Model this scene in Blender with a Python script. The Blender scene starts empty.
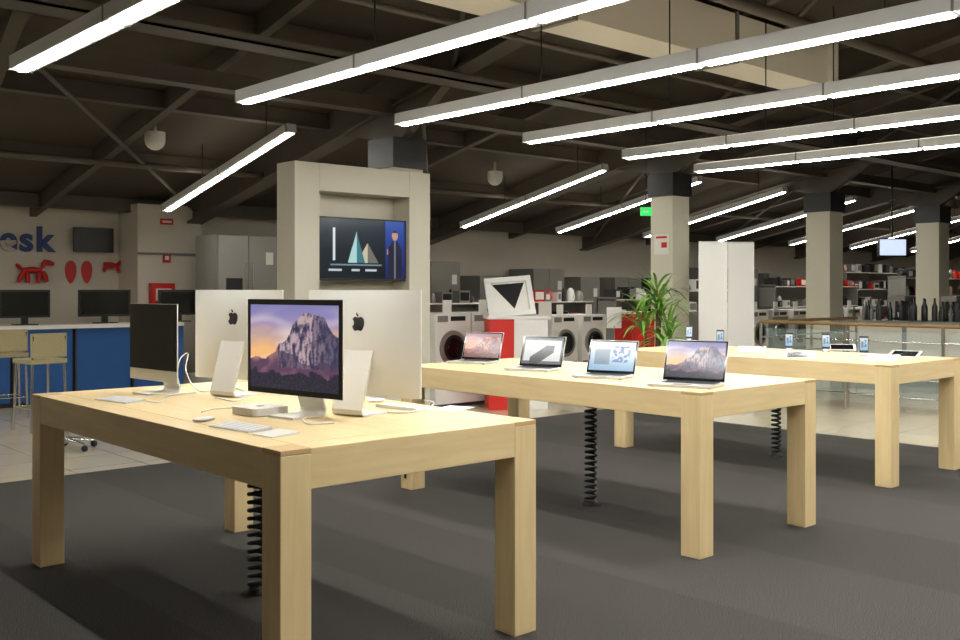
import bpy, bmesh, math, random
from mathutils import Vector, Matrix, noise
random.seed(7)
S, C = math.sin(math.radians(42)), math.cos(math.radians(42))
CH = 1.49
def W(x, z):            # metres right of / in front of the viewpoint -> room axes
    return (C*x+S*z, -S*x+C*z)
def PX(u, v, h):        # spot on a horizontal level h that lies in a given sight direction
    z = (CH-h)*1000/(v-289.0); return W((u-480)/1000*z, z)
def UZ(u, z): return W((u-480)/1000*z, z)
def roofz(y): return 5.9-.21*y
def lin(c):
    return tuple(((x/255)/12.92 if x/255 <= .04045 else ((x/255+.055)/1.055)**2.4) for x in c)
def mat(name, col, rough=.5, metal=0, emit=None, es=0, trans=0, alpha=1, noise_amt=0, nscale=20, bump=0, coat=0):
    m = bpy.data.materials.new(name); m.use_nodes = True
    nt = m.node_tree; b = nt.nodes['Principled BSDF']
    c = lin(col)+(1,)
    b.inputs['Base Color'].default_value = c
    b.inputs['Roughness'].default_value = rough; b.inputs['Metallic'].default_value = metal
    if emit is not None:
        b.inputs['Emission Color'].default_value = lin(emit)+(1,); b.inputs['Emission Strength'].default_value = es
    if trans: b.inputs['Transmission Weight'].default_value = trans
    if alpha < 1: b.inputs['Alpha'].default_value = alpha
    if coat: b.inputs['Coat Weight'].default_value = coat
    if noise_amt or bump:
        tc = nt.nodes.new('ShaderNodeTexCoord'); n = nt.nodes.new('ShaderNodeTexNoise')
        n.inputs['Scale'].default_value = nscale; n.inputs['Detail'].default_value = 4
        nt.links.new(tc.outputs['Object'], n.inputs['Vector'])
        if noise_amt:
            mx = nt.nodes.new('ShaderNodeMix'); mx.data_type = 'RGBA'
            mx.inputs['A'].default_value = tuple(x*(1-noise_amt) for x in c[:3])+(1,)
            mx.inputs['B'].default_value = tuple(min(1, x*(1+noise_amt)) for x in c[:3])+(1,)
            nt.links.new(n.outputs['Fac'], mx.inputs['Factor']); nt.links.new(mx.outputs['Result'], b.inputs['Base Color'])
        if bump:
            bp = nt.nodes.new('ShaderNodeBump'); bp.inputs['Strength'].default_value = bump; bp.inputs['Distance'].default_value = .01
            nt.links.new(n.outputs['Fac'], bp.inputs['Height']); nt.links.new(bp.outputs['Normal'], b.inputs['Normal'])
    return m
def woodmat(name, stretch):
    m = mat(name, (226, 196, 138), .4); nt = m.node_tree; b = nt.nodes['Principled BSDF']
    tc = nt.nodes.new('ShaderNodeTexCoord'); mp = nt.nodes.new('ShaderNodeMapping'); mp.inputs['Scale'].default_value = stretch
    n = nt.nodes.new('ShaderNodeTexNoise'); n.inputs['Scale'].default_value = 3; n.inputs['Detail'].default_value = 6; n.inputs['Distortion'].default_value = .4
    r = nt.nodes.new('ShaderNodeValToRGB')
    r.color_ramp.elements[0].position = .25; r.color_ramp.elements[0].color = lin((222, 194, 142))+(1,)
    r.color_ramp.elements[1].position = .75; r.color_ramp.elements[1].color = lin((236, 212, 162))+(1,)
    nt.links.new(tc.outputs['Object'], mp.inputs['Vector']); nt.links.new(mp.outputs['Vector'], n.inputs['Vector'])
    nt.links.new(n.outputs['Fac'], r.inputs['Fac']); nt.links.new(r.outputs['Color'], b.inputs['Base Color'])
    return m
WOOD = woodmat('maple_long', (9, .8, 9)); WOODX = woodmat('maple_cross', (.8, 9, 9)); WOODL = woodmat('maple_leg', (9, 9, .8))
WOODE = mat('maple_endgrain', (206, 172, 120), .5, noise_amt=.12, nscale=60)
ALU = mat('aluminium', (215, 215, 212), .35, .45); ALUW = mat('aluminium_white', (232, 230, 222), .42, .05)
BLK = mat('black_plastic', (14, 14, 15), .35); GLS = mat('black_glass', (8, 9, 12), .08)
DGR = mat('dark_grey', (48, 48, 50), .5); GRY = mat('grey', (126, 124, 118), .5)
WHT = mat('white_plastic', (230, 228, 222), .4); WALL = mat('wall_paint', (214, 206, 190), .8, noise_amt=.04, nscale=2)
COLM = mat('column_paint', (218, 214, 194), .7); KIO = mat('kiosk_laminate', (194, 189, 170), .5)
ROOF = mat('roof_panel', (72, 65, 57), .8, noise_amt=.2, nscale=3); STEEL = mat('dark_steel', (86, 79, 70), .6, noise_amt=.15, nscale=4)
DUCT = mat('light_duct', (232, 227, 213), .6); HOUS = mat('lamp_housing', (214, 214, 211), .45, .1)
TUBE = mat('lamp_tube', (255, 255, 250), .5, emit=(252, 251, 247), es=78)
TUBEB = mat('lamp_tube_dim', (255, 255, 250), .5, emit=(255, 250, 240), es=55)
FILL = mat('roof_fill_glow', (200, 200, 200), .5, emit=(255, 242, 222), es=5.5)  # added fill glow on the lamp tops, brightens roof and duct
CHR = mat('chrome', (205, 205, 205), .15, 1); SST = mat('stainless', (152, 150, 144), .32, .6)
BLUE = mat('blue_panel', (24, 84, 152), .5); DBL = mat('blue_letters', (38, 62, 120), .5); RED = mat('red_paint', (204, 36, 24), .45)
LEAF = mat('leaf', (116, 160, 64), .5, noise_amt=.4, nscale=8); STEM = mat('stem', (120, 96, 60), .8)
WEAVE = mat('woven_beige', (176, 166, 128), .8, noise_amt=.3, nscale=90, bump=.5)
ACR = mat('clear_acrylic', (230, 232, 232), .1, alpha=.35); GLASS = mat('railing_glass', (170, 190, 185), .05, alpha=.16)
PAP = mat('paper', (235, 232, 224), .7); GRN = mat('exit_green', (20, 160, 70), .5, emit=(30, 200, 90), es=1.1)
SCRW = mat('screen_white', (200, 210, 230), .4, emit=(190, 205, 235), es=1.2); SOFF = mat('screen_off', (12, 13, 15), .12)
RUB = mat('rubber_coil', (14, 14, 14), .45); KEY = mat('white_keys', (238, 238, 235), .5)
def paintmat():
    m = bpy.data.materials.new('display_image'); m.use_nodes = True; nt = m.node_tree; b = nt.nodes['Principled BSDF']
    a = nt.nodes.new('ShaderNodeAttribute'); a.attribute_name = 'Col'
    b.inputs['Base Color'].default_value = (.01, .01, .01, 1); b.inputs['Roughness'].default_value = .15
    nt.links.new(a.outputs['Color'], b.inputs['Emission Color']); b.inputs['Emission Strength'].default_value = .95
    return m
PAINT = paintmat()
class B:
    def __init__(s, name):
        s.name = name; s.bm = bmesh.new(); s.mats = []; s.col = s.bm.verts.layers.float_color.new('Col')
    def mi(s, m):
        if m not in s.mats: s.mats.append(m)
        return s.mats.index(m)
    def poly(s, vs, fs, m, M=None, smooth=False):
        bv = [s.bm.verts.new((M @ Vector(v)) if M else v) for v in vs]; i = s.mi(m)
        for f in fs:
            try:
                fc = s.bm.faces.new([bv[k] for k in f]); fc.material_index = i; fc.smooth = smooth
            except ValueError: pass
        return bv
    def box(s, x0, x1, y0, y1, z0, z1, m, M=None):
        vs = [(x, y, z) for z in (z0, z1) for y in (y0, y1) for x in (x0, x1)]
        s.poly(vs, [(0, 2, 3, 1), (4, 5, 7, 6), (0, 1, 5, 4), (2, 6, 7, 3), (0, 4, 6, 2), (1, 3, 7, 5)], m, M)
    def prism(s, pts, off, m, M=None):   # pts: 3D loop, off: extrusion vector
        n = len(pts); off = Vector(off); vs = [Vector(p) for p in pts]+[Vector(p)+off for p in pts]
        s.poly(vs, [tuple(range(n))[::-1], tuple(range(n, 2*n))]+[(i, (i+1) % n, n+(i+1) % n, n+i) for i in range(n)], m, M)
    def tube(s, pts, r, m, seg=10, M=None, cap=True):
        pts = [Vector(p) for p in pts]; rs = r if isinstance(r, (list, tuple)) else [r]*len(pts)
        vs = []; fs = []; n = len(pts); px = None
        for i, p in enumerate(pts):
            t = (pts[min(i+1, n-1)]-pts[max(i-1, 0)]).normalized()
            if px is None: px = t.orthogonal().normalized()
            px = (px-t*px.dot(t)).normalized(); py = t.cross(px)
            for k in range(seg):
                a = 2*math.pi*k/seg; vs.append(p+px*math.cos(a)*rs[i]+py*math.sin(a)*rs[i])
        for i in range(n-1):
            for k in range(seg): fs.append((i*seg+k, i*seg+(k+1) % seg, (i+1)*seg+(k+1) % seg, (i+1)*seg+k))
        s.poly(vs, fs, m, M, smooth=True)
        if cap:
            s.poly(vs[:seg], [tuple(range(seg))[::-1]], m, M); s.poly(vs[-seg:], [tuple(range(seg))], m, M)
    def lathe(s, prof, m, org=(0, 0, 0), seg=20, M=None):
        s.tube([(org[0], org[1], org[2]+z+i*1e-6) for i, (r, z) in enumerate(prof)], [r for r, z in prof], m, seg, M)
    def ball(s, c, r, m, seg=14, sc=(1, 1, 1)):
        n = 8; vs = []; fs = []
        for i in range(n+1):
            th = math.pi*i/n
            for k in range(seg):
                a = 2*math.pi*k/seg
                vs.append((c[0]+r*sc[0]*math.sin(th)*math.cos(a), c[1]+r*sc[1]*math.sin(th)*math.sin(a), c[2]-r*sc[2]*math.cos(th)))
        for i in range(n):
            for k in range(seg): fs.append((i*seg+k, i*seg+(k+1) % seg, (i+1)*seg+(k+1) % seg, (i+1)*seg+k))
        s.poly(vs, fs, m, smooth=True)
    def strip(s, path, x0, x1, th, m):    # path of (y,z): plate extruded in x
        n = len(path); top = []; bot = []
        for i in range(n):
            a = Vector(path[max(i-1, 0)]); b = Vector(path[min(i+1, n-1)]); t = (b-a).normalized(); nn = Vector((-t.y, t.x))*th/2
            p = Vector(path[i]); top.append(p+nn); bot.append(p-nn)
        for i in range(n-1):
            q = [top[i], top[i+1], bot[i+1], bot[i]]
            s.prism([(x0, a.x, a.y) for a in q], (x1-x0, 0, 0), m)
    def image(s, x0, x1, z0, z1, y, fn, nx, nz, M=None):
        vs = []; cols = []
        for j in range(nz+1):
            for i in range(nx+1):
                u = i/nx; v = j/nz; vs.append((x0+(x1-x0)*u, y, z0+(z1-z0)*v)); cols.append(lin(fn(u, v))+(1,))
        fs = [(j*(nx+1)+i, j*(nx+1)+i+1, (j+1)*(nx+1)+i+1, (j+1)*(nx+1)+i) for j in range(nz) for i in range(nx)]
        bv = s.poly(vs, fs, PAINT, M)
        for v, c in zip(bv, cols): v[s.col] = c
    def done(s, loc=(0, 0, 0), rot=0, bevel=0, fixn=True):
        if fixn: bmesh.ops.recalc_face_normals(s.bm, faces=s.bm.faces)
        me = bpy.data.meshes.new(s.name); s.bm.to_mesh(me); s.bm.free()
        for m in s.mats: me.materials.append(m)
        o = bpy.data.objects.new(s.name, me); bpy.context.scene.collection.objects.link(o)
        o.location = loc; o.rotation_euler = (0, 0, math.radians(rot))
        if bevel:
            b = o.modifiers.new('bevel', 'BEVEL'); b.width = bevel; b.segments = 2; b.limit_method = 'ANGLE'; b.angle_limit = math.radians(50)
        return o
# ---------------------------------------------------------------- pictures
def mixc(a, b, t):
    t = max(0, min(1, t)); return tuple(x*(1-t)+y*t for x, y in zip(a, b))
def interp(pts, x):
    for (a, b), (c, d) in zip(pts, pts[1:]):
        if x <= c: return b+(d-b)*(x-a)/(c-a)
    return pts[-1][1]
RID = [(0, .34), (.08, .38), (.16, .34), (.24, .40), (.30, .44), (.34, .54), (.40, .56), (.46, .64), (.50, .78), (.56, .84), (.62, .91), (.70, .90), (.78, .88), (.85, .86), (.90, .74), (.95, .66), (1, .64)]
def mountain(u, v):
    n = noise.noise(Vector((u*9, v*9, 3))); n2 = noise.noise(Vector((u*38, v*9, 8))); n3 = noise.noise(Vector((u*3.2, v*8, 1))); n4 = noise.noise(Vector((u*60, v*40, 2)))
    r = interp(RID, u)+.015*noise.noise(Vector((u*30, 0, 5)))
    sky = mixc((250, 190, 128), (150, 140, 190), (v-.42)/.4+.3*n3)
    sky = mixc(sky, (255, 232, 214), 1.6*max(0, n3+.12)*(1.25-v))
    sky = mixc(sky, (108, 112, 170), (v-.8)*2.5)
    if v > r: return sky
    if u < .33 or v < .26:
        c = mixc((176, 120, 118), (92, 62, 92), .5+n*1.3+(.42-v)*3)
    else:
        c = mixc((50, 46, 76), (190, 164, 170), .42+1.4*n2+.5*n+.6*n4+(.5-abs(u-.6))*.5)
        if u > .72: c = mixc(c, (52, 50, 84), .35+(u-.72)*1.3)
        edge = interp([(0, .5), (.5, .42), (.6, .3), (1, .35)], u)
        if v < edge+.05*n: c = mixc(c, (60, 48, 78), .6)
    if v < .2+.09*n+.03*n2: c = mixc((20, 22, 38), (56, 50, 70), .5+n4)
    return c
def tvimg(u, v):
    c = mixc((8, 18, 28), (30, 60, 76), v*.5)
    if u > .76: c = mixc((14, 30, 90), (40, 80, 170), v)
    if .22 < v < .245 and .12 < u < .72: c = (120, 150, 160)
    if .12 < v < .16 and (.1 < u < .25 or .36 < u < .46 or .52 < u < .66): c = (200, 210, 215)
    if .15 < u < .175 and .3 < v < .85: c = (215, 225, 230)
    a = v-.27
    if a > 0:
        if a < .52*(1-abs(u-.42)/.10): c = mixc((190, 225, 225), (40, 110, 120), .9 if u > .42 else .1)
        elif a < .34*(1-abs(u-.55)/.13): c = mixc((215, 205, 180), (90, 90, 84), .1 if u < .55 else .8)
    if u > .78:
        if (u-.88)**2/.0013+(v-.76)**2/.008 < 1: c = (196, 150, 128) if v < .80 else (60, 44, 36)
        elif v < .66 and abs(u-.88) < .085-max(0, v-.52)*.4: c = (30, 32, 56) if abs(u-.88) > .012 else (120, 120, 130)
        elif .42 < v < .52 and u < .82: c = (190, 146, 124)
    return c
def deskimg(u, v):
    c = (214, 214, 210) if .04 < u < .96 and .12 < v < .9 else (96, 96, 104)
    if .2 < u < .8 and v < .7 and abs((u-.2)/.6-(v/.7)) < .35: c = (60, 66, 66)
    return c
def appimg(u, v):
    c = mixc((150, 190, 220), (220, 226, 232), v)
    if .1 < u < .45 and .2 < v < .75: c = (120, 140, 160)
    if .5 < u < .9 and .3 < v < .85 and noise.noise(Vector((u*12, v*10, 0))) > 0: c = (70, 110, 170)
    return c
def mtn_red(u, v): return mixc(mountain(u, v), (200, 80, 40), .45)
# ---------------------------------------------------------------- room
XA, XB, YA, YB = -4, 36, -4, 15
b = B('floor'); b.box(XA, XB, YA, YB, -.1, -.004, None or WHT); fl = b.done()
m = mat('floor_tiles', (205, 192, 165), .06); nt = m.node_tree; bs = nt.nodes['Principled BSDF']; bs.inputs['Specular IOR Level'].default_value = .8
tc = nt.nodes.new('ShaderNodeTexCoord'); br = nt.nodes.new('ShaderNodeTexBrick'); br.offset = 0
br.inputs['Scale'].default_value = 1; br.inputs['Brick Width'].default_value = .6; br.inputs['Row Height'].default_value = .6; br.inputs['Mortar Size'].default_value = .003
br.inputs['Color1'].default_value = lin((208, 196, 168))+(1,); br.inputs['Color2'].default_value = lin((202, 190, 162))+(1,); br.inputs['Mortar'].default_value = lin((150, 140, 118))+(1,)
nt.links.new(tc.outputs['Object'], br.inputs['Vector']); nt.links.new(br.outputs['Color'], bs.inputs['Base Color'])
fl.data.materials[0] = m
m = mat('carpet_tiles', (70, 67, 62), .95); nt = m.node_tree; bs = nt.nodes['Principled BSDF']; bs.inputs['Specular IOR Level'].default_value = .12
tc = nt.nodes.new('ShaderNodeTexCoord'); n1 = nt.nodes.new('ShaderNodeTexNoise'); n1.inputs['Scale'].default_value = 190; n1.inputs['Detail'].default_value = 3
mp = nt.nodes.new('ShaderNodeMapping'); mp.inputs['Scale'].default_value = (1.0, 0.0, 0)
ck = nt.nodes.new('ShaderNodeTexChecker'); ck.inputs['Scale'].default_value = 1
ck.inputs['Color1'].default_value = (.90, .90, .90, 1); ck.inputs['Color2'].default_value = (1.06, 1.06, 1.06, 1)
rp = nt.nodes.new('ShaderNodeValToRGB'); rp.color_ramp.elements[0].position = .36; rp.color_ramp.elements[0].color = lin((24, 23, 22))+(1,)
rp.color_ramp.elements[1].position = .64; rp.color_ramp.elements[1].color = lin((92, 89, 84))+(1,)
mx = nt.nodes.new('ShaderNodeMix'); mx.data_type = 'RGBA'; mx.blend_type = 'MULTIPLY'; mx.inputs['Factor'].default_value = 1
nt.links.new(tc.outputs['Object'], n1.inputs['Vector']); nt.links.new(tc.outputs['Object'], mp.inputs['Vector']); nt.links.new(mp.outputs['Vector'], ck.inputs['Vector'])
nt.links.new(n1.outputs['Fac'], rp.inputs['Fac']); nt.links.new(rp.outputs['Color'], mx.inputs['A']); nt.links.new(ck.outputs['Color'], mx.inputs['B'])
nt.links.new(mx.outputs['Result'], bs.inputs['Base Color'])
b = B('carpet'); b.box(XA+.05, 9.5, YA+.05, 8.17, -.004, 0, m); b.done()
b = B('wall_back'); b.box(XA, XB, YB, YB+.2, -.1, 2.85, WALL); b.done()
b = B('wall_front'); b.box(XA, XB, YA-.2, YA, -.1, 6.9, WALL); b.done()
for nm, x0, x1 in (('wall_left', XA-.2, XA), ('wall_right', XB, XB+.2)):
    b = B(nm); b.prism([(x0, YA, -.1), (x0, YB, -.1), (x0, YB, roofz(YB)), (x0, YA, roofz(YA))], (x1-x0, 0, 0), WALL); b.done()
b = B('ceiling'); b.prism([(XA, YA, roofz(YA)), (XA, YB+.2, roofz(YB+.2)), (XA, YB+.2, roofz(YB)+.1), (XA, YA, roofz(YA)+.12)], (XB-XA, 0, 0), ROOF); b.done()
b = B('baseboard_back'); b.box(XA, XB, YB-.02, YB, -.004, .1, GRY); b.done()
b = B('wall_pier'); b.box(6.1, 7.1, 14.3, 15, -.004, 2.75, WALL); b.box(6.1, 7.1, 14.26, 14.3, 2.0, 2.03, GRY); b.done()
# rafters, purlins
CX = [-2.0, 2.6, 7.0, 12.1, 16.6, 21.0, 25.5, 30, 34]
def slopebox(b, x0, x1, y0, y1, dt, db, m):
    b.prism([(x0, y0, roofz(y0)-dt), (x0, y1, roofz(y1)-dt), (x0, y1, roofz(y1)-db), (x0, y0, roofz(y0)-db)], (x1-x0, 0, 0), m)
b = B('roof_rafters')
for x in CX:
    slopebox(b, x-.04, x+.04, YA, YB, 0, .38, STEEL); slopebox(b, x-.13, x+.13, YA, YB, .38, .41, STEEL)
    b.prism([(x-.06, 8.2, roofz(8.2)-.4), (x-.06, 9.05, 3.2), (x-.06, 9.35, 3.2), (x-.06, 10.2, roofz(10.2)-.4)], (.12, 0, 0), STEEL)
    slopebox(b, x+2.2, x+2.3, YA, YB, 0, .22, STEEL)
b.done()
b = B('roof_purlins')
for i in range(10):
    y = -3.4+i*2.0; z = roofz(y); b.box(XA, XB, y-.04, y+.04, z-.18, z, STEEL); b.box(XA, XB, y-.08, y+.08, z-.195, z-.18, STEEL)
b.done()
b = B('roof_tie_beam'); b.box(XA, XB, 9.16, 9.24, 3.5, 3.66, STEEL); b.box(XA, XB, 9.1, 9.3, 3.48, 3.5, STEEL); b.done()
b = B('roof_pipes')
for y, z, r in ((8.1, 3.75, .05), (5.4, 4.2, .06), (12.2, 3.05, .04), (6.9, 3.9, .03)):
    b.tube([(XA, y, z), (XB, y, z)], r, STEEL)
b.done()
b = B('cable_tray'); b.box(XA, 20, 7.5, 7.8, 3.55, 3.57, STEEL); b.box(XA, 20, 7.5, 7.52, 3.55, 3.63, STEEL); b.box(XA, 20, 7.78, 7.8, 3.55, 3.63, STEEL); b.done()
b = B('roof_bracing')
for i in range(8):
    x = -1.5+i*4.6; b.tube([(x, 3, roofz(3)-.3), (x+4.2, 8.6, roofz(8.6)-.3)], .03, STEEL)
    b.tube([(x, 9.6, roofz(9.6)-.3), (x+4.2, 14.6, roofz(14.6)-.25)], .025, STEEL)
b.done()
b = B('air_duct'); b.box(-1, 11, 6.0, 6.5, 3.88, 4.38, DUCT); b.box(10.9, 11.04, 5.94, 6.56, 3.82, 4.43, DUCT)
for x in (1.5, 4, 6.5, 9): b.box(x, x+.05, 5.98, 6.52, 3.86, 4.4, GRY)
b.done()
b = B('roof_truss')
for k in range(14):
    x = 11.5+k*.9; b.tube([(x, 4.4, 4.2), (x+.45, 4.4, 4.75), (x+.9, 4.4, 4.2)], .025, GRY, 8)
b.tube([(11.5, 4.4, 4.2), (24.1, 4.4, 4.2)], .035, GRY); b.tube([(11.5, 4.4, 4.75), (24.1, 4.4, 4.75)], .035, GRY); b.done()
for x, w in ((7.0, .21), (12.1, .2), (16.6, .23), (21.0, .24), (25.5, .24), (30, .24)):
    b = B('column'); b.box(x-w, x+w, 9.2-w, 9.2+w, -.004, 2.86, COLM); b.box(x-w-.03, x+w+.03, 9.2-w-.03, 9.2+w+.03, 2.86, 3.2, DGR)
    b.box(x-w-.012, x+w+.012, 9.2-w-.012, 9.2+w+.012, -.004, .1, GRY)
    if x == 12.1:
        b.box(x-w-.005, x-w, 9.07, 9.33, 2.0, 2.3, PAP); b.box(x-w-.007, x-w-.005, 9.1, 9.3, 2.24, 2.27, RED); b.box(x-w-.007, x-w-.005, 9.1, 9.2, 2.1, 2.18, RED)
    b.done()
# ---------------------------------------------------------------- lamps
def lamp(x, y0, z0, y1, z1, tm, gap=1.5):
    b = B('linear_pendant_lamp'); L = math.hypot(y1-y0, z1-z0); a = math.atan2(z1-z0, y1-y0)
    M = Matrix.Translation((x, y0, z0)) @ Matrix.Rotation(a, 4, 'X')
    b.box(-.075, .075, 0, L, .0, .09, HOUS, M); b.box(-.06, .06, -.006, L+.006, .005, .096, HOUS, M)
    b.box(-.03, .03, .02, L-.02, .096, .102, FILL, M)  # added glowing strip, fill light for the roof
    n = max(2, round(L/gap)); st = L/n
    for i in range(n): b.box(-.028, .028, i*st+.03, (i+1)*st-.03, -.012, -.0005, tm, M)
    for i in range(n+1):
        b.box(-.078, .078, max(0, i*st-.008), min(L, i*st+.008), -.005, .094, GRY, M)
    k = max(2, int(L/2.2))
    for i in range(k):
        t = (i+.35)/k; yy = y0+(y1-y0)*t; zz = z0+(z1-z0)*t+.09
        b.tube([(x, yy, zz), (x, yy, roofz(yy)-.005)], .007, BLK, 6)
    b.done()
for x, ye in ((2.23, 7.15), (3.94, 7.2), (5.52, 7.2), (7.15, 7.22), (8.85, 7.35), (10.55, 7.6)): lamp(x, -1.0, 2.975, ye, 2.975, TUBE)
for x in (-.5, 2.2, 6.0, 11.4, 13.8, 16.4, 19, 22, 25, 28.5): lamp(x, 9.85, 3.27, 13.1, 2.56, TUBEB)  # the two leftmost are out of view, added to brighten the left wall
# ---------------------------------------------------------------- tables
def table(x0, y0, lx=1.23, ly=2.69, h=.92):
    b = B('display_table'); s = .125; t = .15; e = .0015
    b.box(s, lx-s, 0, s, h-t, h-.001, WOODX); b.box(s, lx-s, ly-s, ly, h-t, h-.001, WOODX)
    b.box(0, s, s, ly-s, h-t, h-.001, WOOD); b.box(lx-s, lx, s, ly-s, h-t, h-.001, WOOD)
    b.box(s, lx-s, s, ly-s, h-.04, h, WOOD)
    for x in (0, lx-s):
        for y in (0, ly-s):
            b.box(x-e, x+s+e, y-e, y+s+e, 0, h-.0205, WOODL); b.box(x-e, x+s+e, y-e, y+s+e, h-.02, h, WOODE)
    o = b.done((x0, y0, 0), bevel=.003)
    b = B('coiled_cable'); cx, cy = x0+lx/2, y0+ly/2; pts = []
    T = 19
    for i in range(T*14+1):
        a = 2*math.pi*i/14; pts.append((.036*math.cos(a), .036*math.sin(a), .03+(h-.16)*(i/(T*14))))
    b.tube(pts, .0105, RUB, 6); b.lathe([(.06, 0), (.06, .012), (.04, .03), (.03, .03)], RUB)
    b.tube([(0, 0, h-.16), (0, 0, h-.042)], .02, RUB); b.done((cx, cy, 0))
table(1.83, 3.08, 1.27, 2.59); T2 = (4.58, 3.28); table(*T2); table(7.29, 3.5)
b = B('leg_lock'); b.tube([(T2[0]-.012, T2[1]+2.63, .16), (T2[0]-.002, T2[1]+2.63, .16)], .02, CHR); b.box(T2[0]-.012, T2[0]-.004, T2[1]+2.62, T2[1]+2.64, .08, .15, BLK); b.done()
TH = .92
# ---------------------------------------------------------------- desktop computers
APPLE = [(0, .30), (.12, .36), (.27, .36), (.42, .24), (.34, .12), (.31, 0), (.35, -.14), (.45, -.22), (.34, -.42), (.2, -.5), (.08, -.46), (0, -.44), (-.08, -.46), (-.2, -.5), (-.34, -.4), (-.45, -.16), (-.46, .06), (-.4, .24), (-.27, .36), (-.12, .36)]
def desktop(name, x, y, rot, w, H, gap, fn, chin, sw=.085):
    b = B(name); hw = w/2; nx, nz = 20, 16
    def dep(u, v): return .006+.036*max(0, 1-abs(2*u-1)**2.6)*max(0, 1-abs(2*v-1)**2.6)
    vs = []; fs = []
    for j in range(nz+1):
        for i in range(nx+1): u = i/nx; v = j/nz; vs.append((-hw+w*u, dep(u, v), gap+H*v))
    fs = [(j*(nx+1)+i, j*(nx+1)+i+1, (j+1)*(nx+1)+i+1, (j+1)*(nx+1)+i) for j in range(nz) for i in range(nx)]
    b.poly(vs, fs, ALUW, smooth=True)
    b.box(-hw, hw, 0, .0062, gap, gap+H, ALUW)
    c0 = gap+(chin if chin else 0)
    b.box(-hw+.002, hw-.002, -.002, 0, c0+.002, gap+H-.002, GLS)
    if fn: b.image(-hw+.024, hw-.024, c0+.026, gap+H-.026, -.003, fn, 160, 96)
    else: b.box(-hw+.024, hw-.024, -.0026, -.002, c0+.026, gap+H-.026, SOFF)
    s = .075; yl = dep(.5, .66)+.0015
    b.prism([(px*s, yl-.004, gap+H*.69+pz*s) for px, pz in APPLE], (0, .004, 0), BLK)
    b.prism([(px*s, yl-.004, gap+H*.69+pz*s) for px, pz in ((0, .38), (.02, .5), (.14, .62), (.14, .5), (.06, .4))], (0, .004, 0), BLK)
    b.strip([(-.075, .005), (.09, .005), (.105, .008), (.115, .016), (.118, .03), (.036, gap+.21)], -sw, sw, .009, ALUW)
    return b.done((x, y, TH), rot)
desktop('desktop_display', 2.36, 3.862, -81, .64, .43, .095, mountain, 0)
desktop('desktop_computer', 2.665, 3.755, 106, .65, .48, .085, None, .07)
desktop('desktop_computer', 2.63, 4.86, 106, .65, .48, .085, None, .07)
desktop('desktop_computer', 2.32, 5.24, -86, .52, .42, .07, None, .06)
def keyboard(x, y, rot, z=TH):
    b = B('keyboard'); b.prism([(-.14, -.057, 0), (-.14, .057, 0), (-.14, .057, .014), (-.14, -.057, .005)], (.28, 0, 0), ALU)
    for r in range(5):
        for k in range(14):
            xx = -.134+k*.0192; yy = -.05+r*.021; zz = .0062+(yy+.057)/.114*.009
            b.box(xx, xx+.0165, yy, yy+.018, zz-.002, zz+.0015, KEY)
    b.done((x, y, z), rot)
keyboard(*PX(240, 426, .93), -84); keyboard(*PX(120, 399, .93), -80); keyboard(*PX(404, 406, .93), 96)
def mouse(x, y, rot):
    b = B('computer_mouse'); b.ball((0, 0, .010), .03, WHT, sc=(1, 1.8, .33)); b.done((x, y, TH), rot)
mouse(*PX(204, 419, .93), -84); mouse(*PX(376, 400, .93), 90)
b = B('trackpad'); b.prism([(-.065, -.065, 0), (-.065, .065, 0), (-.065, .065, .012), (-.065, -.065, .004)], (.13, 0, 0), ALUW); b.done((*PX(276, 432, .93), TH), -84, .001)
b = B('mini_computer')
def rr(hw, r, n=6):
    p = []
    for cx, cy, a0 in ((hw-r, hw-r, 0), (-hw+r, hw-r, 90), (-hw+r, -hw+r, 180), (hw-r, -hw+r, 270)):
        for k in range(n+1): a = math.radians(a0+90*k/n); p.append((cx+r*math.cos(a), cy+r*math.sin(a)))
    return p
b.prism([(x, y, .003) for x, y in rr(.098, .03)], (0, 0, .033), ALUW); b.prism([(x, y, 0) for x, y in rr(.085, .03)], (0, 0, .003), BLK)
b.prism([(x*.16, y*.16, .036) for x, y in rr(.098, .03)], (0, 0, .0008), BLK); b.done((2.31, 4.065, TH), 6, .002)
def cable(pts, name='white_cable', m=WHT, r=.004):
    b = B(name); P = [Vector((*PX(u, v, TH), TH+.005+dz)) for u, v, dz in pts]; out = []
    for i in range(len(P)-1):
        a, p, q, c = P[max(i-1, 0)], P[i], P[i+1], P[min(i+2, len(P)-1)]
        for k in range(8):
            t = k/8; out.append(.5*((2*p)+(q-a)*t+(2*a-5*p+4*q-c)*t*t+(3*p-a-3*q+c)*t**3))
    out.append(P[-1]); b.tube(out, r, m, 8); b.done()
cable([(176, 392, .06), (180, 375, .1), (188, 372, .12), (186, 380, .05), (200, 392, 0), (230, 388, 0), (246, 394, 0), (236, 402, 0), (215, 398, 0)])
cable([(302, 419, 0), (308, 425, 0), (334, 424, 0)]); cable([(380, 412, 0), (400, 414, 0), (425, 410, 0), (434, 404, 0), (424, 401, 0)])
cable([(202, 413, 0), (212, 410, 0), (236, 408, 0), (244, 404, 0)]); cable([(146, 402, 0), (160, 403, 0), (170, 396, 0), (196, 393, 0)])
b = B('paper_leaflet'); b.box(-.1, .1, -.07, .07, 0, .003, PAP); b.done((*PX(452, 409, .92), TH), 20)
b = B('paper_leaflet'); b.box(-.07, .07, -.05, .05, 0, .003, PAP); b.done((*PX(172, 389, .92), TH), -30)
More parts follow.
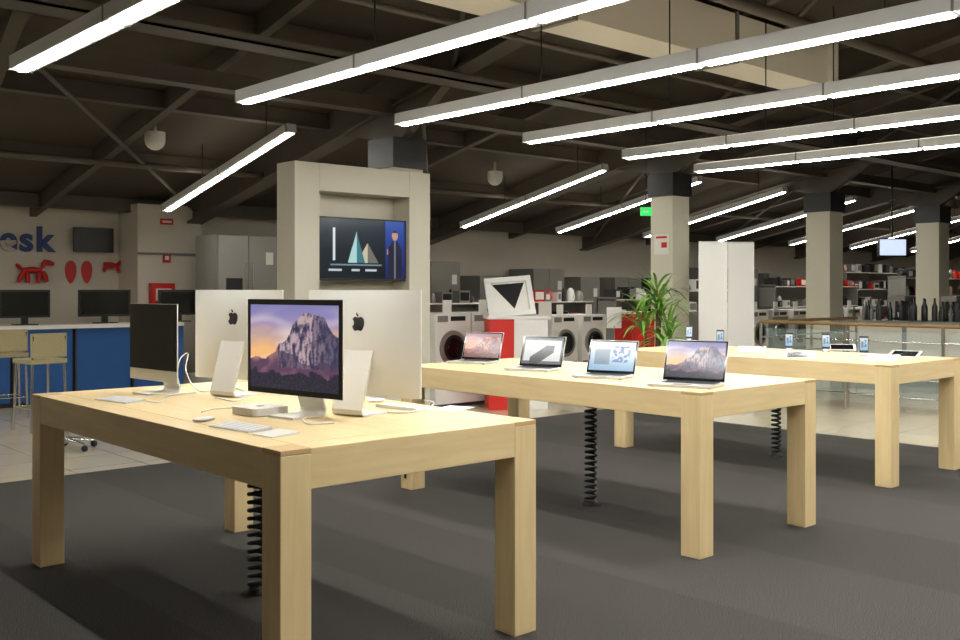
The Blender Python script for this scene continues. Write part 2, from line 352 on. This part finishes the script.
# ---------------------------------------------------------------- laptops
def laptop(x, y, rot, fn, w=.34, d=.235, op=110):
    b = B('laptop'); hw = w/2
    b.box(-hw, hw, -d, 0, .003, .015, ALU); b.box(-hw+.03, hw-.03, -.115, -.015, .015, .0156, BLK); b.box(-.055, .055, -d+.01, -d+.085, .015, .0154, GRY)
    for r in range(5):
        for k in range(13): b.box(-hw+.034+k*(w-.068)/13, -hw+.034+(k+.85)*(w-.068)/13, -.111+r*.019, -.111+r*.019+.016, .0156, .017, DGR)
    for sx in (-1, 1):
        for sy in (-.02, -d+.02): b.box(sx*(hw-.02)-.01, sx*(hw-.02)+.01, sy-.005, sy+.005, 0, .003, BLK)
    M = Matrix.Translation((0, 0, .016)) @ Matrix.Rotation(math.radians(-(op-90)), 4, 'X')
    b.box(-hw, hw, 0, .006, 0, d, ALU, M); b.box(-hw+.003, hw-.003, -.001, 0, .004, d-.003, GLS, M); b.tube([(-hw+.03, 0, .014), (hw-.03, 0, .014)], .006, BLK)
    b.image(-hw+.013, hw-.013, .02, d-.012, -.0018, fn, 90, 56, M)
    b.done((x, y, TH), rot)
LP = [(480, 362, mtn_red, .34), (540, 369, deskimg, .34), (610, 376, appimg, .34), (693, 384, mountain, .385)]
for u, v, fn, w in LP:
    x, y = PX(u, v, TH); laptop(x, y, -72, fn, w, w*.67)
# ---------------------------------------------------------------- phones on the far table
def phone(u, v, rot=-60, s=1.0):
    x, y = PX(u, v, TH); b = B('phone_on_stand')
    b.prism([(-.03, -.035, 0), (-.03, .04, 0), (-.03, .04, .01), (-.03, -.035, .006)], (.06, 0, 0), ACR)
    b.prism([(-.02, .0, .008), (-.02, .03, .008), (-.02, .045, .1), (-.02, .035, .1)], (.04, 0, 0), ALU)
    M = Matrix.Translation((0, .0, .03)) @ Matrix.Rotation(math.radians(-15), 4, 'X')
    b.box(-.036*s, .036*s, 0, .008, 0, .142*s, BLK, M); b.image(-.031*s, .031*s, .018*s, .125*s, -.001, appimg, 10, 16, M); b.done((x, y, TH), rot)
for u, v in ((720, 347), (789, 351), (826, 352), (864, 356), (689, 341)): phone(u, v)
def tablet(u, v, rot):
    x, y = PX(u, v, TH); b = B('tablet'); M = Matrix.Rotation(math.radians(14), 4, 'X')
    b.box(-.12, .12, -.085, .085, .022, .03, WHT, M); b.box(-.1, .1, -.073, .073, .03, .0306, SOFF, M); b.prism([(-.04, -.06, 0), (-.04, .07, 0), (-.04, .06, .034), (-.04, -.05, .008)], (.08, 0, 0), ACR); b.done((x, y, TH), rot)
for u, v, r in ((752, 352, -60), (800, 358, -60), (905, 357, -80), (882, 361, -80), (842, 350, -60)): tablet(u, v, r)
# ---------------------------------------------------------------- TV kiosk
b = B('tv_kiosk')
x0, x1, yf, yb, h = 5.27, 7.0, 8.6, 8.94, 2.77
b.box(x0, x0+.29, yf, yb, 0, h, KIO); b.box(x1-.29, x1, yf, yb, 0, h, KIO); b.box(x0+.29, x1-.29, yf, yb, h-.28, h, KIO)
b.box(x0+.29, x1-.29, yb-.06, yb-.01, 0, h-.28, KIO); b.box(x0+.29, x1-.29, yf+.03, yb-.06, 0, .9, KIO)
b.done((0, 0, -.004), bevel=.004)
b = B('television'); b.box(5.575, 6.708, 8.66, 8.70, 1.575, 2.235, BLK); b.box(5.9, 6.3, 8.70, 8.878, 1.75, 2.05, DGR); b.image(5.595, 6.688, 1.60, 2.215, 8.658, tvimg, 150, 84)
b.done(bevel=0)
# ---------------------------------------------------------------- left service area
cu = bpy.data.curves.new('t', 'FONT'); cu.body = 'desk'; cu.size = .5; cu.extrude = .015; cu.offset = .014; cu.align_x = 'RIGHT'; cu.space_character = 1.12
to = bpy.data.objects.new('t', cu); bpy.context.scene.collection.objects.link(to); bpy.context.view_layer.update()
me = bpy.data.meshes.new_from_object(to.evaluated_get(bpy.context.evaluated_depsgraph_get())); bpy.data.objects.remove(to)
me.materials.clear(); me.materials.append(DBL)
o = bpy.data.objects.new('wall_lettering', me); bpy.context.scene.collection.objects.link(o); o.location = (5.12, 14.983, 2.04); o.rotation_euler = (math.radians(90), 0, 0)
def wallX(u, y=15.0):
    k = (u-480)/1000; z = y/(-S*k+C); return (C*k+S)*z, z
def wp(u, v, y=14.94):
    X, z = wallX(u, y); return (X, y, CH+(289-v)/1000*z)
b = B('balloon_animal_decal')
def caps(a, c, r):
    b.tube([wp(*a), tuple(Vector(wp(*a)).lerp(Vector(wp(*c)), .5)), wp(*c)], [r*.6, r, r*.6], RED, 10)
for a, c, r in (((22, 270), (42, 270), .05), ((24, 271), (18, 282), .04), ((27, 272), (28, 283), .04), ((40, 271), (38, 283), .04), ((43, 271), (47, 282), .04), ((42, 268), (46, 260), .04), ((44, 262), (54, 264), .04), ((22, 269), (16, 264), .03), ((104, 264), (118, 266), .045), ((117, 265), (124, 260), .035), ((106, 266), (104, 272), .03), ((117, 267), (119, 273), .03)): caps(a, c, r)
b.done()
for uu in (72, 88):
    b = B('footprint_decal'); X, Y, Z = wp(uu, 272)
    pts = [(X+(.08+.02*math.sin(a))*math.cos(a), 14.985, Z+.17*math.sin(a)) for a in [2*math.pi*k/20 for k in range(20)]]
    b.prism(pts, (0, .013, 0), RED); b.done()
def tvbox(name, xc, y, z0, z1, w, m, stand=False):
    b = B(name); b.box(xc-w/2, xc+w/2, y-.05, y, z0, z1, BLK); b.box(xc-w/2+.03, xc+w/2-.03, y-.053, y-.05, z0+.03, z1-.03, m)
    if stand: b.box(xc-.04, xc+.04, y-.04, y, z0-.09, z0, BLK); b.box(xc-.14, xc+.14, y-.13, y+.06, z0-.094, z0-.08, BLK)
    else: b.box(xc-.1, xc+.1, y, y+.1, (z0+z1)/2-.1, (z0+z1)/2+.1, DGR)
    return b.done()
X, _, Z = wp(93, 240, 14.9); tvbox('wall_television', X, 14.9, Z-.18, Z+.18, .58, BLK)
b = B('service_counter'); CY = 13.2
b.box(2.5, 6.3, CY, CY+.75, .98, 1.03, WHT)
for i in range(5):
    xx = 2.52+i*.77; b.box(xx, xx+.72, CY+.06, CY+.1, .06, .98, BLUE); b.box(xx-.02, xx, CY+.04, CY+.7, 0, .98, DGR)
b.box(2.5, 6.3, CY+.1, CY+.12, 0, .98, DGR); b.done((0, 0, -.004))
for uu, w in ((24, .62), (104, .7), (178, .6)):
    k = (uu-480)/1000; z = (CY+.3)/(-S*k+C); tvbox('desktop_monitor', (C*k+S)*z, CY+.3, 1.12, 1.48, w, SOFF, True)
def stool(x, y, rot):
    b = B('bar_stool')
    for sx in (-.19, .19):
        b.tube([(sx, -.2, 0), (sx*.9, -.17, .72)], .014, CHR); b.tube([(sx, .2, 0), (sx*.9, .18, .72), (sx*.9, .2, 1.0)], .014, CHR)
        b.tube([(sx*.97, -.19, .25), (sx*.97, .19, .25)], .01, CHR)
    for yy in (-.19, .19): b.tube([(-.185, yy, .25), (.185, yy, .25)], .01, CHR)
    b.box(-.2, .2, -.2, .2, .71, .76, WEAVE); b.box(-.19, .19, .17, .21, .78, 1.03, WEAVE); b.done((x, y, -.004), rot, .008)
for u, z, r in ((40, 10.6, 188), (6, 11.6, 175)): stool(*UZ(u, z), r)
b = B('office_stool'); b.lathe([(.2, .44), (.2, .5), (.16, .52), (.02, .52)], BLK)
b.tube([(0, 0, .06), (0, 0, .44)], .025, CHR)
for k in range(5):
    a = k*1.2566; b.tube([(0, 0, .1), (.26*math.cos(a), .26*math.sin(a), .06)], [.025, .014], CHR); b.ball((.26*math.cos(a), .26*math.sin(a), .032), .032, BLK)
b.done((*UZ(66, 9.3), -.004))
def fridge(xc, y, w, h, m, z0=0, side=False, d=.7):
    b = B('refrigerator'); x0 = xc-w/2; x1 = xc+w/2
    b.box(x0, x1, y+.06, y+d, 0, h, GRY if m is SST else m)
    if side:
        b.box(x0, xc-.004, y, y+.055, .06, h-.01, m); b.box(xc+.004, x1, y, y+.055, .06, h-.01, m)
        for s in (-.05, .05): b.tube([(xc+s, y-.04, .6), (xc+s, y-.04, h-.4)], .012, CHR)
        b.box(x0+.12, xc-.1, y-.004, y, 1.1, 1.4, BLK)
    else:
        b.box(x0, x1, y, y+.055, .06, .72, m); b.box(x0, x1, y, y+.055, .73, h-.01, m); b.tube([(x1-.06, y-.04, .8), (x1-.06, y-.04, h-.5)], .012, CHR); b.tube([(x1-.06, y-.04, .35), (x1-.06, y-.04, .66)], .012, CHR)
    b.box(x1-.2, x1-.08, y-.003, y, h-.42, h-.24, PAP); b.box(x0+.02, x1-.02, y+.06, y+.1, 0, .06, BLK)
    return b.done((0, 0, z0-.004), bevel=.006)
b = B('appliance_plinth'); b.box(6.6, 9.4, 12.3, 13.9, 0, .25, WHT); b.done((0, 0, -.004))
fridge(7.2, 13.0, .96, 2.02, SST, .25, True); fridge(8.15, 13.0, .7, 1.85, SST, .25); fridge(8.95, 13.0, .7, 1.85, WHT, .25)
b = B('extinguisher_cabinet'); p = wp(163, 294, 14.2); b.box(p[0]-.18, p[0]+.18, 14.18, 14.29, p[2]-.2, p[2]+.16, RED); b.box(p[0]-.12, p[0]+.12, 14.175, 14.18, p[2]-.1, p[2]+.08, PAP); b.done()
b = B('safety_sign'); p = wp(167, 222, 14.28); b.box(p[0]-.1, p[0]+.1, 14.28, 14.3, p[2]-.04, p[2]+.05, RED); b.box(p[0]-.07, p[0]+.07, 14.278, 14.28, p[2]-.01, p[2]+.02, PAP); b.done()
b = B('safety_sign'); p = wp(167, 258, 14.28); b.box(p[0]-.06, p[0]+.06, 14.28, 14.3, p[2]-.07, p[2]+.07, RED); b.box(p[0]-.03, p[0]+.03, 14.278, 14.28, p[2]-.03, p[2]+.03, PAP); b.done()
# ---------------------------------------------------------------- appliances
def washer(xc, y, z0, m=WHT):
    b = B('washing_machine'); b.box(xc-.3, xc+.3, y, y+.58, 0, .85, m)
    b.box(xc-.29, xc+.29, y-.012, y, .72, .84, WHT); b.box(xc-.05, xc+.2, y-.016, y-.012, .75, .81, BLK); b.box(xc-.27, xc-.1, y-.02, y-.012, .74, .82, GRY)
    def ring(r0, r1, y0, mm): b.tube([(xc, y+.0, .4), (xc, y0, .4)], [r0, r1], mm, 28)
    ring(.23, .22, y-.025, SST); ring(.18, .17, y-.035, BLK); ring(.14, .12, y-.05, GLS)
    b.box(xc-.28, xc+.28, y-.004, y, .02, .1, GRY)
    b.box(xc-.08, xc+.06, y+.1, y+.12, .85, 1.02, PAP); b.box(xc-.08, xc+.06, y+.12, y+.2, .85, .856, PAP)
    b.done((0, 0, z0-.004), bevel=.008)
def plinth(x0, x1, y0, y1, h):
    b = B('appliance_plinth'); b.box(x0, x1, y0, y1, .05, h, WHT); b.box(x0+.04, x1-.04, y0+.04, y1-.04, 0, .05, DGR); b.done((0, 0, -.004))
plinth(7.9, 9.3, 9.6, 10.6, .33)
washer(8.4, 9.85, .33); washer(9.03, 9.85, .33)
plinth(11.4, 13.4, 10.9, 11.9, .22)
for xc in (11.85, 12.55): washer(xc, 11.1, .22)
plinth(15.2, 22.5, 10.6, 12.4, .22)
for i in range(9): washer(15.7+i*.75, 10.9, .22, WHT if i % 3 else SST)
x = 9.7; ms = [SST, DGR, DGR, WHT, SST, GRY]
while x < 24:
    w = random.choice((.6, .7, .9)); fridge(x+w/2, 14.15, w, random.choice((1.75, 1.9, 2.0)), random.choice(ms), 0, w > .8, .7); x += w+random.choice((.04, .1, .5))
def shelf(x0, x1, y, h, n, cols, d=.45):
    b = B('goods_shelf'); b.box(x0, x1, y+d-.02, y+d, 0, h, GRY)
    for s in (x0, x1-.03): b.box(s, s+.03, y, y+d, 0, h, GRY)
    for k in range(n):
        z = .08+k*(h-.12)/(n-1) if n > 1 else h-.05
        b.box(x0, x1, y, y+d-.02, z-.02, z, WHT)
        xx = x0+.06
        while xx < x1-.3:
            w = random.uniform(.1, .26); hh = random.uniform(.14, .27)
            c = random.choice(cols)
            if random.random() < .5: b.box(xx, xx+w, y+.06, y+.34, z, z+hh, c); b.box(xx+.02, xx+w-.02, y+.055, y+.06, z+.04, z+hh-.03, random.choice((BLK, PAP, GRY)))
            else: b.lathe([(w*.3, 0), (w*.42, hh*.3), (w*.3, hh*.8), (w*.12, hh), (.001, hh)], c, (xx+w/2, y+.2, z), 12)
            xx += w+.025
    b.done((0, 0, -.004))
GC = [BLK, WHT, DGR, RED, SST, GRY, WHT, BLK, SST, DGR]
shelf(13.7, 15.1, 11.6, 1.35, 4, GC); shelf(9.7, 11.6, 12.6, 1.3, 4, GC); shelf(12, 14.6, 12.9, 1.3, 4, GC); shelf(17, 20, 13, 1.5, 4, GC); shelf(21, 25, 12.9, 1.6, 4, GC); shelf(25.5, 31, 13.5, 2.0, 5, GC); shelf(18.5, 22, 7.2, 1.3, 4, GC); shelf(23.5, 29, 8, 1.5, 5, GC); shelf(22.8, 28, 10.6, 1.8, 5, GC)
# pedestal with tilted frame
px, py = UZ(513, 12.6)
b = B('promo_pedestal'); b.box(-.33, -.02, -.25, .3, 0, 1.12, RED); b.box(-.02, .4, -.25, .3, 0, 1.12, WHT); b.box(-.35, .42, -.27, .32, 1.12, 1.16, WHT)
M = Matrix.Translation((0, .0, 1.16)) @ Matrix.Rotation(math.radians(-24), 4, 'X') @ Matrix.Rotation(math.radians(-5), 4, 'Y')
fw, fh = .3, .54
b.box(-fw, fw, 0, .06, 0, .07, WHT, M); b.box(-fw, fw, 0, .06, fh-.07, fh, WHT, M); b.box(-fw, -fw+.07, 0, .06, .07, fh-.07, WHT, M); b.box(fw-.07, fw, 0, .06, .07, fh-.07, WHT, M)
b.box(-fw+.07, fw-.07, .03, .05, .07, fh-.07, PAP, M)
b.prism([(-.21, .02, fh-.09), (.21, .02, fh-.09), (.04, .02, .1)], (0, .008, 0), BLK, M); b.prism([(-.1, .08, .0), (-.1, .3, 0), (-.1, .24, .4)], (.2, 0, 0), WHT, Matrix.Translation((0, 0, 1.16)))
b.done((px, py, -.004), -36, .004)
b = B('red_cabinet'); b.box(-.2, .2, -.2, .2, 0, 1.15, RED); b.box(-.22, .22, -.22, .22, 1.15, 1.18, WHT); b.box(-.17, .17, -.205, -.2, .1, 1.05, RED); b.done((*UZ(634, 14.0), -.004), -10, .004)
def cardstand(u, z, h):
    b = B('price_card_stand'); b.lathe([(.12, 0), (.12, .015), (.02, .02), (.012, .03)], CHR); b.tube([(0, 0, .02), (0, 0, h-.25)], .01, CHR); b.box(-.1, .1, -.006, .006, h-.28, h, PAP); b.done((*UZ(u, z), -.004), -40)
cardstand(614, 13.4, 1.25); cardstand(545, 15.5, 1.3)
# plant
b = B('potted_palm'); b.lathe([(.15, 0), (.2, .35), (.21, .38), (.18, .38), (.17, .34), (.001, .34)], DGR)
for k, (ax, ay, hh) in enumerate(((0, 0, 1.5), (.13, .06, 1.3), (-.13, .07, 1.2), (.02, -.12, .95))):
    b.tube([(ax*.5, ay*.5, .33), (ax, ay, hh*.7), (ax*1.3, ay*1.3, hh)], [.022, .018, .014], STEM)
    for i in range(36):
        a = i*2.4+k; el = random.uniform(.2, 1.35); L = random.uniform(.46, .68); w = random.uniform(.016, .026)
        d = Vector((math.cos(a)*math.cos(el), math.sin(a)*math.cos(el), math.sin(el))); p = Vector((ax*1.3, ay*1.3, hh-random.uniform(0, .3)))
        sd = Vector((-math.sin(a), math.cos(a), 0)); vs = []; n = 7
        for j in range(n+1):
            t = j/n; ww = w*math.sin(math.pi*min(1, .12+t*.88))+.001; vs += [p+sd*ww, p-sd*ww]; p = p+d*L/n; d = (d+Vector((0, 0, -.22))).normalized()
        b.poly(vs, [(2*j, 2*j+1, 2*j+3, 2*j+2) for j in range(n)], LEAF)
b.done((*UZ(657, 12.8), -.004))
# roll up banners
for u in (713, 741):
    b = B('roll_up_banner'); b.box(-.21, .21, -.06, .06, 0, .07, ALU); b.box(-.2, .2, -.004, .004, .07, 2.15, WHT); b.tube([(-.2, 0, 2.15), (.2, 0, 2.15)], .012, ALU); b.tube([(0, .02, .07), (0, .02, 2.15)], .01, ALU); b.done((*UZ(u, 14.0+(u-713)*.004), -.004), -44+(u-713)*.5)
# railing
b = B('glass_railing'); RX = 11.7
ys = [7.4-i*1.2 for i in range(8)]
for y in ys: b.tube([(RX, y, 0), (RX, y, 1.05)], .02, CHR)
b.tube([(RX, ys[0], 1.06), (RX, ys[-1], 1.06)], .022, STEM)
for z in (.2, .42, .64, .86): b.tube([(RX, ys[0], z), (RX, ys[-1], z)], .01, CHR, 8)
for i in range(7): b.box(RX+.03, RX+.038, ys[i+1]+.04, ys[i]-.04, .1, .98, GLASS)
b.tube([(RX, 7.4, 1.06), (14.3, 7.4, 1.06)], .022, STEM)
for x in (13.0, 14.3): b.tube([(x, 7.4, 0), (x, 7.4, 1.05)], .02, CHR)
for z in (.2, .42, .64, .86): b.tube([(RX, 7.4, z), (14.3, 7.4, z)], .01, CHR, 8)
b.done((0, 0, -.004))
# counter with bottles
b = B('display_counter'); b.box(15.2, 15.9, 1.5, 8.1, 0, .96, GRY); b.box(15.15, 15.95, 1.45, 8.15, .96, 1.0, GRY)
for i in range(7): b.box(15.19, 15.2, 1.55+i*.93, 2.4+i*.93, .1, .9, WALL)
b.done((0, 0, -.004))
b = B('bottle_row')
for i in range(70):
    y = 3.4+i*.066+random.uniform(-.02, .02); x = 15.22+random.random()*.34; m = random.choice((BLK, BLK, DGR, GRY, BLK, DGR)); s = random.uniform(.7, 1.15)
    b.lathe([(.034*s, 0), (.036*s, .02), (.036*s, .19*s), (.015*s, .25*s), (.014*s, .31*s), (.001, .311*s)], m, (x, y, 1.0), 10)
b.done((0, 0, -.004))
for y in (6.6, 7.4, 5.2):
    b = B('coffee_machine'); b.box(-.12, .12, -.15, .15, 0, .04, BLK); b.box(-.12, .12, .02, .15, .04, .34, DGR); b.box(-.12, .12, -.15, .15, .3, .38, SST); b.tube([(0, -.07, .24), (0, -.07, .3)], .03, CHR); b.lathe([(.03, .04), (.04, .12), (.036, .12), (.001, .05)], WHT, (0, -.07, 0)); b.done((15.78, y, .996), -90, .004)
# hanging signs
x, y = UZ(892, 19); b = B('hanging_screen'); b.box(-.28, .28, -.03, .03, 2.1, 2.45, BLK); b.box(-.26, .26, -.034, -.03, 2.13, 2.43, SCRW); b.tube([(0, 0, 2.45), (0, 0, roofz(y)-.01)], .015, BLK); b.done((x, y, 0), -36)
x, y = UZ(646, 14.2); b = B('exit_sign'); b.box(-.08, .08, -.02, .02, 2.53, 2.65, GRN); b.box(-.05, .03, -.022, -.02, 2.58, 2.6, PAP); b.tube([(0, 0, 2.65), (0, 0, roofz(y)-.01)], .006, BLK); b.done((x, y, 0), -40)
for u, z, r in ((155, 12.0, .12), (495, 15.6, .12)):
    x, y = UZ(u, z); b = B('dome_camera'); zz = CH+(289-(138 if u < 300 else 176))/1000*z
    b.ball((0, 0, zz-.03), r, WHT); b.tube([(0, 0, zz-.02), (0, 0, zz+.07)], r, WHT, 16); b.tube([(0, 0, zz+.07), (0, 0, roofz(y)-.03)], .02, WHT); b.done((x, y, 0))
# ---------------------------------------------------------------- world, camera
w = bpy.data.worlds.new('World'); bpy.context.scene.world = w; w.use_nodes = True
w.node_tree.nodes['Background'].inputs['Color'].default_value = (.05, .05, .05, 1)
cam = bpy.data.cameras.new('Camera'); co = bpy.data.objects.new('Camera', cam); bpy.context.scene.collection.objects.link(co)
co.location = (0, 0, CH); co.rotation_euler = (math.radians(90), 0, math.radians(-42)); cam.lens = 37.5; cam.shift_y = -31/960; cam.clip_start = .05
bpy.context.scene.camera = co
bpy.context.scene.view_settings.view_transform = 'Standard'
